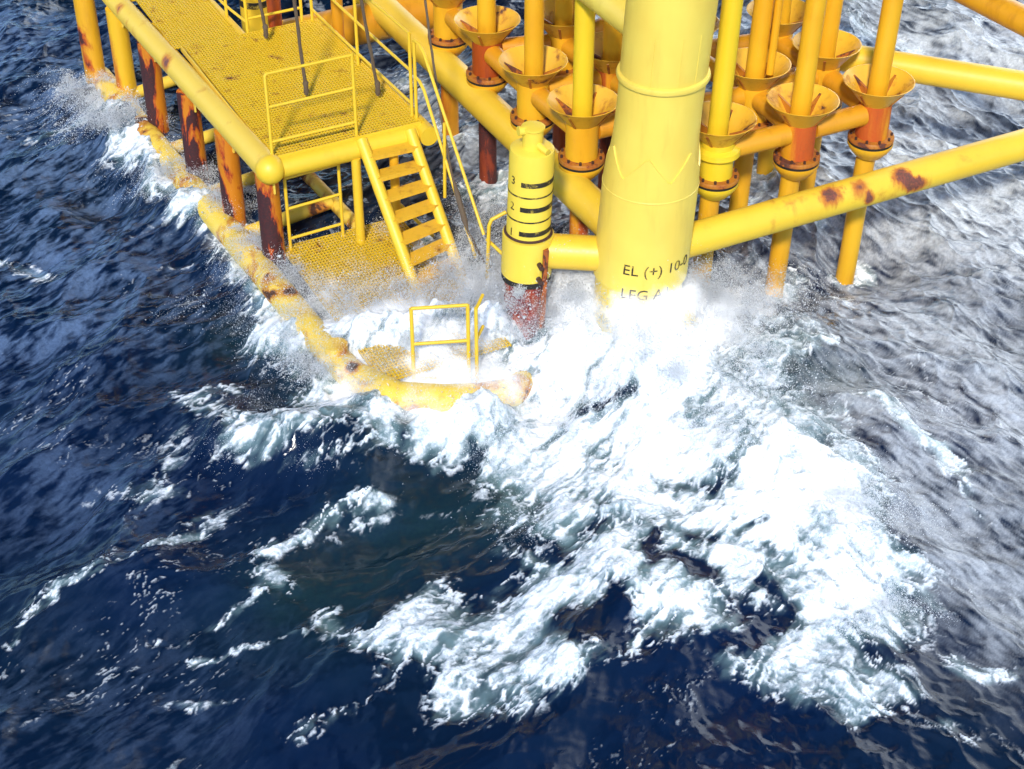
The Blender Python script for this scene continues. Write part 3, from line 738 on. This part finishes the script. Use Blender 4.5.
lc2 = ridged(GXX*5.2+wu*6, GYY*5.2+wv*6, 3)
L = unit(.5*lc+.5*lc2)
strand = unit(ridged(u1*1.1+wu*2.5, v1*6.5+wv*5, 4, .6)*(1-sideF)+ridged(u2*1.1+wu*2.5, v2*6.5+wv*5, 4, .6)*sideF)
Pf = MK*1.15+.19*nA+.09*nC+.12*nS+.035*nB+.05*L+.10*strand
Pf = Pf+.08*L*ss(.2, .6, MK)*(1-ss(.75, 1., MK))
solid = 1.15*ss(.44, 1.75, Pf)
lace = ss(.75, 1.75, L+.25*nB)*ss(.16, .62, MK+.14*nA)*.85
gatef = ss(.3, 1.6, unit(fbm(GXX*.45+4, GYY*.45, 3)))
fine = unit(flow(ridged, 2.6, 13., oct=3, gain=.6))
fleck = ss(1.15, 1.75, fine+.30*nA+.2*nB)*(.02+.48*gatef)*near
FO = np.clip(np.maximum(np.maximum(solid, lace), fleck), 0, 1.1)
web = unit(ridged(GXX*3.1+wu*7, GYY*3.1+wv*7, 2))
filam = np.maximum(ss(1.0, 1.7, strand+.35*nS), .85*ss(1.05, 1.6, web+.2*nB))*ss(.20, .58, MK+.1*nA)*.9
FO = np.maximum(np.maximum(FO, filam), 1.45*ss(.86, 1.46, MK*1.12+.15*nA+.11*nS+.09*L+.05*nB))
AER = np.clip(ss(.42, 1.05, MK*1.1+.13*nA+.06*nC+.06*nS)*.8, 0, 1)
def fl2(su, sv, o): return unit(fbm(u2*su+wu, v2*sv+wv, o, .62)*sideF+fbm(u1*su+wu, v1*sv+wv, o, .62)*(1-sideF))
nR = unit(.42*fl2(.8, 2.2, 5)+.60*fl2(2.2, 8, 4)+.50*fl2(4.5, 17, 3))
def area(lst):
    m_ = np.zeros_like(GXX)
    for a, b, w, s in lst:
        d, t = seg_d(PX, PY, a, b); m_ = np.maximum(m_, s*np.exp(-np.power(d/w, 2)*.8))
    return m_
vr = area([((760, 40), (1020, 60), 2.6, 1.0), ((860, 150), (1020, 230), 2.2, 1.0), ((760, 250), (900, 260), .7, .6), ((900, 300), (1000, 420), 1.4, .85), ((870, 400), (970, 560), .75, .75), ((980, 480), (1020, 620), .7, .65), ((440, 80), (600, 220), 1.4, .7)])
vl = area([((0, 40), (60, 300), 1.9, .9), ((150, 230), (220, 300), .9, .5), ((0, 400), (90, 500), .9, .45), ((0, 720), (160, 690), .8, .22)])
sheen_r = vr*ss(-2.8, 1.7, nR+1.5*(vr-.75)); sheen_l = vl*ss(-1.1, 1.6, nR)
SHEEN_TINT = sheen_r[..., None]*np.array([.53, .55, .55], np.float32)+sheen_l[..., None]*np.array([.105, .155, .24], np.float32)  # sky sheen painted into the water colour: silvery right, pale blue left
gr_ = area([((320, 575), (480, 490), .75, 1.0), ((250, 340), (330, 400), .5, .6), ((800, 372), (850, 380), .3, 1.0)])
SHEEN_TINT = SHEEN_TINT+gr_[..., None]*np.array([.007, .017, .006], np.float32)
SHEEN_TINT = np.where(near[..., None], SHEEN_TINT, 0)
H += np.minimum(FO, 1)*.02+np.clip(MK, 0, 1)*(.030*nC+.004*nB)*ss(.2, .8, MK)
# calmer beneath dense foam
VX = (GXX+DX).ravel(); VY = (GYY+DY).ravel(); VH = H.ravel()
me = bpy.data.meshes.new('sea')
nv = nx*ny
me.vertices.add(nv)
me.vertices.foreach_set('co', np.stack([VX, VY, VH], 1).astype(np.float32).ravel())
ii = (np.arange(ny-1)[:, None]*nx+np.arange(nx-1)[None, :]).ravel()
quads = np.stack([ii, ii+1, ii+1+nx, ii+nx], 1).astype(np.int32)
me.loops.add(quads.size); me.loops.foreach_set('vertex_index', quads.ravel())
me.polygons.add(len(quads)); me.polygons.foreach_set('loop_start', (np.arange(len(quads))*4).astype(np.int32))
me.polygons.foreach_set('use_smooth', np.ones(len(quads), bool))
me.update(calc_edges=True)
for nm, arr in (('foam', FO), ('aerated', AER)):
    at_ = me.attributes.new(nm, 'FLOAT', 'POINT'); at_.data.foreach_set('value', arr.astype(np.float32).ravel())
fa = me.attributes.new('sheen_tint', 'FLOAT_COLOR', 'POINT'); fa.data.foreach_set('color', np.concatenate([SHEEN_TINT.reshape(-1, 3), np.ones((nv, 1))], 1).astype(np.float32).ravel())
def sea_material():
    m, nt, b = newmat('sea_water')
    geo = N(nt, 'ShaderNodeNewGeometry'); pos = geo.outputs['Position']
    fo = N(nt, 'ShaderNodeAttribute', attribute_name='foam').outputs['Fac']
    ae = N(nt, 'ShaderNodeAttribute', attribute_name='aerated').outputs['Fac']
    nf = noise(nt, pos, 26, 5, .65, .6); nf2 = noise(nt, pos, 90, 3, .6)
    k = math_(nt, 'MULTIPLY_ADD', math_(nt, 'SUBTRACT', nf, .5), .50, fo)
    k = math_(nt, 'MULTIPLY_ADD', math_(nt, 'SUBTRACT', nf2, .5), .14, k)
    gate = sstep(nt, fo, .02, .2)
    f = math_(nt, 'MULTIPLY', sstep(nt, k, .06, 1.0), gate)
    big = noise(nt, pos, .35, 3, .5)
    water = mixc(nt, sstep(nt, big, .3, .7), (.0019, .0092, .034), (.0026, .0105, .026))
    aer = mixc(nt, ae, water, (.20, .30, .31))
    aer = mixc(nt, math_(nt, 'MULTIPLY', sstep(nt, ae, .0, .45), .25), aer, (.03, .055, .05))
    sheen_tint = N(nt, 'ShaderNodeAttribute', attribute_name='sheen_tint')
    fm = N(nt, 'ShaderNodeVectorMath', operation='SCALE'); nt.links.new(sheen_tint.outputs['Color'], fm.inputs[0]); nt.links.new(math_(nt, 'MULTIPLY_ADD', sstep(nt, nf, .25, .75), .5, .7), fm.inputs['Scale'])
    ad = N(nt, 'ShaderNodeVectorMath', operation='ADD'); nt.links.new(aer, ad.inputs[0]); nt.links.new(fm.outputs[0], ad.inputs[1]); aer = ad.outputs[0]  # adds the painted sky sheen and the green wave tint
    nf3 = noise(nt, pos, 7, 6, .65, .8)
    foamc = mixc(nt, sstep(nt, math_(nt, 'MULTIPLY_ADD', nf, .5, math_(nt, 'MULTIPLY', nf3, .5)), .36, .58), (.42, .50, .53), (.90, .91, .91))
    foamc = mixc(nt, sstep(nt, k, .95, 1.30), foamc, (.94, .945, .94))
    nt.links.new(mixc(nt, f, aer, foamc), b.inputs['Base Color'])
    nt.links.new(math_(nt, 'MULTIPLY_ADD', f, .72, .10), b.inputs['Roughness'])
    b.inputs['IOR'].default_value = 1.333; b.inputs['Specular IOR Level'].default_value = .36
    bp = N(nt, 'ShaderNodeBump'); bp.inputs['Strength'].default_value = .30; bp.inputs['Distance'].default_value = .02
    def ripple(ang, off):
        mp = N(nt, 'ShaderNodeMapping', vector_type='POINT'); mp.inputs['Rotation'].default_value = (0, 0, R(ang)); mp.inputs['Scale'].default_value = (1, 1, 1); nt.links.new(pos, mp.inputs[0])
        return noise(nt, scaled(nt, mp.outputs[0], (6.5, 19, 6), (off, 0, 0)), 1.0, 5, .62, .35)
    sx_ = N(nt, 'ShaderNodeSeparateXYZ'); nt.links.new(pos, sx_.inputs[0])
    lr = sstep(nt, sx_.outputs[0], 1.2, 3.2)
    ra, rb = ripple(-53, 0), ripple(53, 7)
    r1 = math_(nt, 'ADD', math_(nt, 'MULTIPLY', ra, math_(nt, 'SUBTRACT', 1.0, lr)), math_(nt, 'MULTIPLY', rb, lr))
    hh = math_(nt, 'MULTIPLY_ADD', math_(nt, 'MULTIPLY', f, nf), .35, math_(nt, 'MULTIPLY', r1, .62))
    nt.links.new(hh, bp.inputs['Height']); nt.links.new(bp.outputs[0], b.inputs['Normal'])
    return m
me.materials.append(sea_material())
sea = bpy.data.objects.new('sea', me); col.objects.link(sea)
tag(sea, 'dark navy sea streaked with white foam and breaking waves', 'sea', kind='structure')

# ------------------------------------------------------------------ spray: droplets thrown up by the wave
def spray(name, label, clusters, seed):
    r = np.random.default_rng(seed)
    P, S = [], []
    for (x, y, z, n, sx, sz, size, vx, vz) in clusters:
        n = int(n*(2.6 if seed == 1 else 2.0)); c = at(x, y, z); nc = max(4, n//420)
        cen = c+r.normal(size=(nc, 3))*[sx, sx*.8, 0]
        cen[:, 2] = z+np.abs(r.normal(size=nc))*sz
        sc = sx*r.uniform(.10, .38, nc)
        wgt = r.dirichlet(np.ones(nc)*.8)
        which = r.choice(nc, n, p=wgt)
        q = cen[which]+r.normal(size=(n, 3))*sc[which][:, None]*[1, 1, .9]
        t = r.exponential(.6, n)                          # droplets flung along their cluster's own arc
        ang = r.uniform(0, 2*np.pi, nc)[which]
        q[:, 0] += (vx+np.cos(ang)*.12)*t; q[:, 1] += np.sin(ang)*.10*t; q[:, 2] += vz*t-.10*t*t
        P.append(q); S.append(size*.40*np.exp(r.normal(size=n)*.55))
    P = np.concatenate(P); S = np.concatenate(S)
    ok = P[:, 2] > -.25; P, S = P[ok], S[ok]
    n = len(P)
    tet = np.array([[1, 1, 1], [1, -1, -1], [-1, 1, -1], [-1, -1, 1]])/1.35
    q4 = r.normal(size=(n, 4)); q4 /= np.linalg.norm(q4, axis=1)[:, None]
    w_, x_, y_, z_ = q4.T
    Rm = np.stack([1-2*(y_*y_+z_*z_), 2*(x_*y_-z_*w_), 2*(x_*z_+y_*w_), 2*(x_*y_+z_*w_), 1-2*(x_*x_+z_*z_), 2*(y_*z_-x_*w_), 2*(x_*z_-y_*w_), 2*(y_*z_+x_*w_), 1-2*(x_*x_+y_*y_)], 1).reshape(n, 3, 3)
    v = np.einsum('nij,kj->nki', Rm, tet)*S[:, None, None]+P[:, None, :]
    me = bpy.data.meshes.new(name)
    me.vertices.add(n*4); me.vertices.foreach_set('co', v.astype(np.float32).ravel())
    f = np.array([[0, 1, 2], [0, 3, 1], [0, 2, 3], [1, 3, 2]])
    fi = (np.arange(n)[:, None, None]*4+f[None]).astype(np.int32)
    me.loops.add(fi.size); me.loops.foreach_set('vertex_index', fi.ravel())
    me.polygons.add(n*4); me.polygons.foreach_set('loop_start', (np.arange(n*4)*3).astype(np.int32))
    me.polygons.foreach_set('use_smooth', np.ones(n*4, bool))
    me.update(calc_edges=True)
    me.materials.append(M['drop'])
    o = bpy.data.objects.new(name, me); col.objects.link(o)
    return tag(o, label, 'spray', kind='stuff')
m, nt, b = newmat('spray_water')
nt.nodes.remove(b)
df = N(nt, 'ShaderNodeBsdfDiffuse'); tr = N(nt, 'ShaderNodeBsdfTranslucent'); mx = N(nt, 'ShaderNodeMixShader'); mx.inputs[0].default_value = .45
for q in (df, tr): q.inputs['Color'].default_value = (.95, .96, .97, 1)
nt.links.new(df.outputs[0], mx.inputs[1]); nt.links.new(tr.outputs[0], mx.inputs[2])
nt.links.new(mx.outputs[0], [n for n in nt.nodes if n.type == 'OUTPUT_MATERIAL'][0].inputs[0])
M['drop'] = m
# x, y, z of the burst, droplets, spread, height, size, drift, lift
spray('wave_spray', 'white spray exploding round the leg and gauge post', [
 (640, 330, .1, 30000, .55, .30, .006, .1, .25), (600, 320, .2, 24000, .35, .30, .005, 0, .25), (620, 285, .5, 9000, .25, .14, .005, 0, .12), (575, 290, .5, 9000, .3, .15, .005, 0, .12), (690, 310, .3, 18000, .25, .15, .005, .1, .12), (640, 318, .6, 16000, .3, .12, .005, 0, .15), (585, 300, .5, 12000, .25, .2, .005, 0, .15), (560, 320, .2, 14000, .35, .25, .0055, -.1, .2), (520, 330, .2, 16000, .30, .35, .006, 0, .2), (690, 330, .1, 16000, .40, .22, .006, .3, .2),
 (640, 290, .35, 4000, .35, .2, .006, 0, .2), (590, 290, .4, 3000, .25, .15, .005, 0, .2), (500, 300, .2, 12000, .35, .30, .0055, 0, .2), (480, 250, .2, 9000, .35, .25, .005, 0, .2), (450, 290, .2, 9000, .30, .22, .005, 0, .2),
 (720, 300, .0, 5000, .35, .15, .005, .3, .15)], 1)
spray('landing_spray', 'white spray washing over the lower landing and stair foot', [
 (400, 310, .3, 22000, .40, .12, .005, 0, .12), (460, 320, .3, 24000, .35, .16, .005, 0, .15), (350, 320, .3, 14000, .40, .10, .005, 0, .12), (300, 290, .2, 8000, .30, .15, .0055, -.1, .15), (270, 260, .15, 12000, .22, .15, .0055, -.1, .15), (430, 350, .3, 9000, .45, .10, .005, 0, .12), (380, 355, .3, 5000, .35, .08, .005, 0, .1),
 (320, 360, .15, 13000, .30, .15, .0055, -.15, .15), (400, 410, .05, 8000, .4, .10, .005, 0, .1), (480, 400, .05, 9000, .4, .15, .0055, 0, .15), (230, 210, .15, 11000, .22, .15, .0055, -.1, .15), (190, 180, .15, 12000, .25, .15, .0055, -.15, .15), (130, 130, .15, 14000, .28, .16, .006, -.2, .15), (95, 100, .1, 7000, .22, .16, .006, -.2, .15), (250, 320, .0, 2500, .4, .08, .004, -.2, .1),
 (350, 270, .35, 1500, .5, .05, .004, 0, .1)], 2)
spray('wave_spray', 'white spray blown along the crest right of the leg', [
 (740, 430, .2, 9000, .5, .15, .006, .25, .12), (835, 520, .1, 5000, .30, .15, .006, .35, .12), (870, 610, .05, 3500, .22, .08, .005, .3, .1), (560, 470, .1, 2500, .6, .05, .005, -.2, .05), (640, 400, .4, 9000, .6, .2, .006, 0, .15), (320, 440, .1, 1800, .5, .05, .004, -.1, .05)], 3)

# fine mist hanging over the breaking wave
def mist(name, label, blobs, dens, mn=2.2):
    pts = np.array([at(x, y, z) for x, y, z, *_ in blobs])
    lo = pts.min(0)-[.75, .75, .8]; hi = pts.max(0)+[.75, .75, .65]
    bm = nb(); bmesh.ops.create_icosphere(bm, subdivisions=4, radius=1)
    for v in bm.verts:
        q = v.co.normalized(); e = .62                        # rounded box hull
        v.co = Vector([math.copysign(abs(c)**e, c) for c in q])
        v.co = Vector([(lo[i]+hi[i])/2+v.co[i]*(hi[i]-lo[i])/2 for i in range(3)])
    m = bpy.data.materials.new(name); m.use_nodes = True; nt = m.node_tree; nt.nodes.clear()
    out = N(nt, 'ShaderNodeOutputMaterial'); vs = N(nt, 'ShaderNodeVolumeScatter'); vs.inputs['Color'].default_value = (1, 1, 1, 1)
    vs.inputs['Anisotropy'].default_value = -.5
    nt.links.new(vs.outputs[0], out.inputs['Volume'])
    pos = N(nt, 'ShaderNodeNewGeometry').outputs['Position']
    tot = None
    for (x, y, z, sx, sz, a) in blobs:
        c = at(x, y, z)
        mp = N(nt, 'ShaderNodeVectorMath', operation='SUBTRACT'); nt.links.new(pos, mp.inputs[0]); mp.inputs[1].default_value = c
        ml = N(nt, 'ShaderNodeVectorMath', operation='MULTIPLY'); nt.links.new(mp.outputs[0], ml.inputs[0]); ml.inputs[1].default_value = (1/sx, 1/sx, 1/sz)
        dd = N(nt, 'ShaderNodeVectorMath', operation='DOT_PRODUCT'); nt.links.new(ml.outputs[0], dd.inputs[0]); nt.links.new(ml.outputs[0], dd.inputs[1])
        e = math_(nt, 'MULTIPLY', math_(nt, 'POWER', 2.718, math_(nt, 'MULTIPLY', dd.outputs['Value'], -1.0)), a)
        tot = e if tot is None else math_(nt, 'ADD', tot, e)
    nn = noise(nt, pos, mn, 5, .62, .5)
    k = sstep(nt, math_(nt, 'ADD', nn, math_(nt, 'MULTIPLY', tot, .22)), .50, .80)
    nt.links.new(math_(nt, 'MULTIPLY', math_(nt, 'MULTIPLY', k, math_(nt, 'MINIMUM', tot, 1.2)), dens), vs.inputs['Density'])
    o = obj(name, bm, m)
    return tag(o, label, 'spray', kind='stuff')
mist('spray_mist', 'soft white mist over the wave breaking on the leg and landing', [
 (640, 320, .3, .42, .38, 1.4), (590, 310, .3, .36, .40, 1.4), (535, 320, .2, .34, .34, .9), (480, 290, .25, .36, .34, .75), (430, 325, .35, .36, .24, .6),
 (380, 320, .35, .34, .2, .8), (330, 300, .25, .26, .2, .6), (690, 330, .2, .42, .30, .9), (750, 310, .0, .4, .2, .6), (440, 360, .3, .4, .22, .8), (345, 378, .2, .3, .2, .7), (420, 398, .15, .36, .2, .75), (490, 385, .15, .3, .25, .9), (300, 335, .15, .25, .2, .7), (255, 275, .1, .24, .2, .6), (622, 292, 1.0, .2, .16, .7), (672, 296, 1.0, .22, .2, .7), (640, 322, .65, .36, .2, 1.1), (700, 330, .4, .42, .26, .75), (590, 300, .5, .3, .3, 1.1)], 12, 2.8)
cy = scene.cycles; cy.volume_step_rate = 1.0; cy.volume_bounces = 1; cy.volume_max_steps = 64
cy.use_adaptive_sampling = True; cy.adaptive_threshold = .04; cy.max_bounces = 5; cy.diffuse_bounces = 3; cy.glossy_bounces = 2; cy.transmission_bounces = 2; cy.transparent_max_bounces = 4

mist('spray_mist', 'soft white mist along the fender tube beside the rusted piles', [
 (100, 100, .1, .26, .22, .45), (130, 130, .1, .26, .22, .9), (165, 170, .1, .24, .2, .8), (200, 205, .1, .24, .2, .8), (235, 250, .1, .22, .2, .7)], 8)

# ------------------------------------------------------------------ light
SD = Vector((-.11, -.78, .66)).normalized()                  # towards the sun
sun = bpy.data.lights.new('sun', 'SUN'); sun.energy = 3.0; sun.angle = R(5); sun.color = (1, .95, .86)
so = bpy.data.objects.new('sun', sun); col.objects.link(so)
so.rotation_euler = SD.to_track_quat('Z', 'Y').to_euler()
w = bpy.data.worlds.new('World'); scene.world = w; w.use_nodes = True
nt = w.node_tree; nt.nodes.clear()
out = N(nt, 'ShaderNodeOutputWorld'); bg_ = N(nt, 'ShaderNodeBackground')
sky = N(nt, 'ShaderNodeTexSky', sky_type='NISHITA'); sky.sun_disc = False; sky.dust_density = .2; sky.ozone_density = 3.0; sky.air_density = 1.2
sky.sun_elevation = math.asin(SD.z); sky.sun_rotation = math.atan2(SD.x, SD.y)
tc_ = N(nt, 'ShaderNodeTexCoord')
cl = noise(nt, scaled(nt, tc_.outputs['Generated'], (1, 1, 2.2)), 2.4, 6, .6, .4)
cloud = sstep(nt, cl, .46, .66)
dt = N(nt, 'ShaderNodeVectorMath', operation='DOT_PRODUCT'); nt.links.new(tc_.outputs['Generated'], dt.inputs[0])
dt.inputs[1].default_value = Vector((.64, .70, .30)).normalized()
glare = sstep(nt, dt.outputs['Value'], .60, 1.0)
lum = math_(nt, 'MULTIPLY_ADD', glare, 22.0, 5.0)
cc = N(nt, 'ShaderNodeVectorMath', operation='SCALE'); cc.inputs[0].default_value = (.86, .93, 1.0); nt.links.new(lum, cc.inputs['Scale'])
fac = math_(nt, 'MAXIMUM', math_(nt, 'MULTIPLY', cloud, .15), math_(nt, 'MULTIPLY', glare, .9))
tn = N(nt, 'ShaderNodeVectorMath', operation='MULTIPLY'); nt.links.new(sky.outputs[0], tn.inputs[0]); tn.inputs[1].default_value = (.66, .88, 1.12)
nt.links.new(mixc(nt, fac, tn.outputs[0], cc.outputs[0]), bg_.inputs[0])
bg_.inputs[1].default_value = .145
nt.links.new(bg_.outputs[0], out.inputs[0])
scene.view_settings.view_transform = 'Standard'; scene.view_settings.look = 'None'
scene.view_settings.exposure = .50; scene.view_settings.gamma = 1
scene.view_settings.use_curve_mapping = False
for o in list(bpy.data.objects):
    if '_base' in o.keys(): del o['_base']
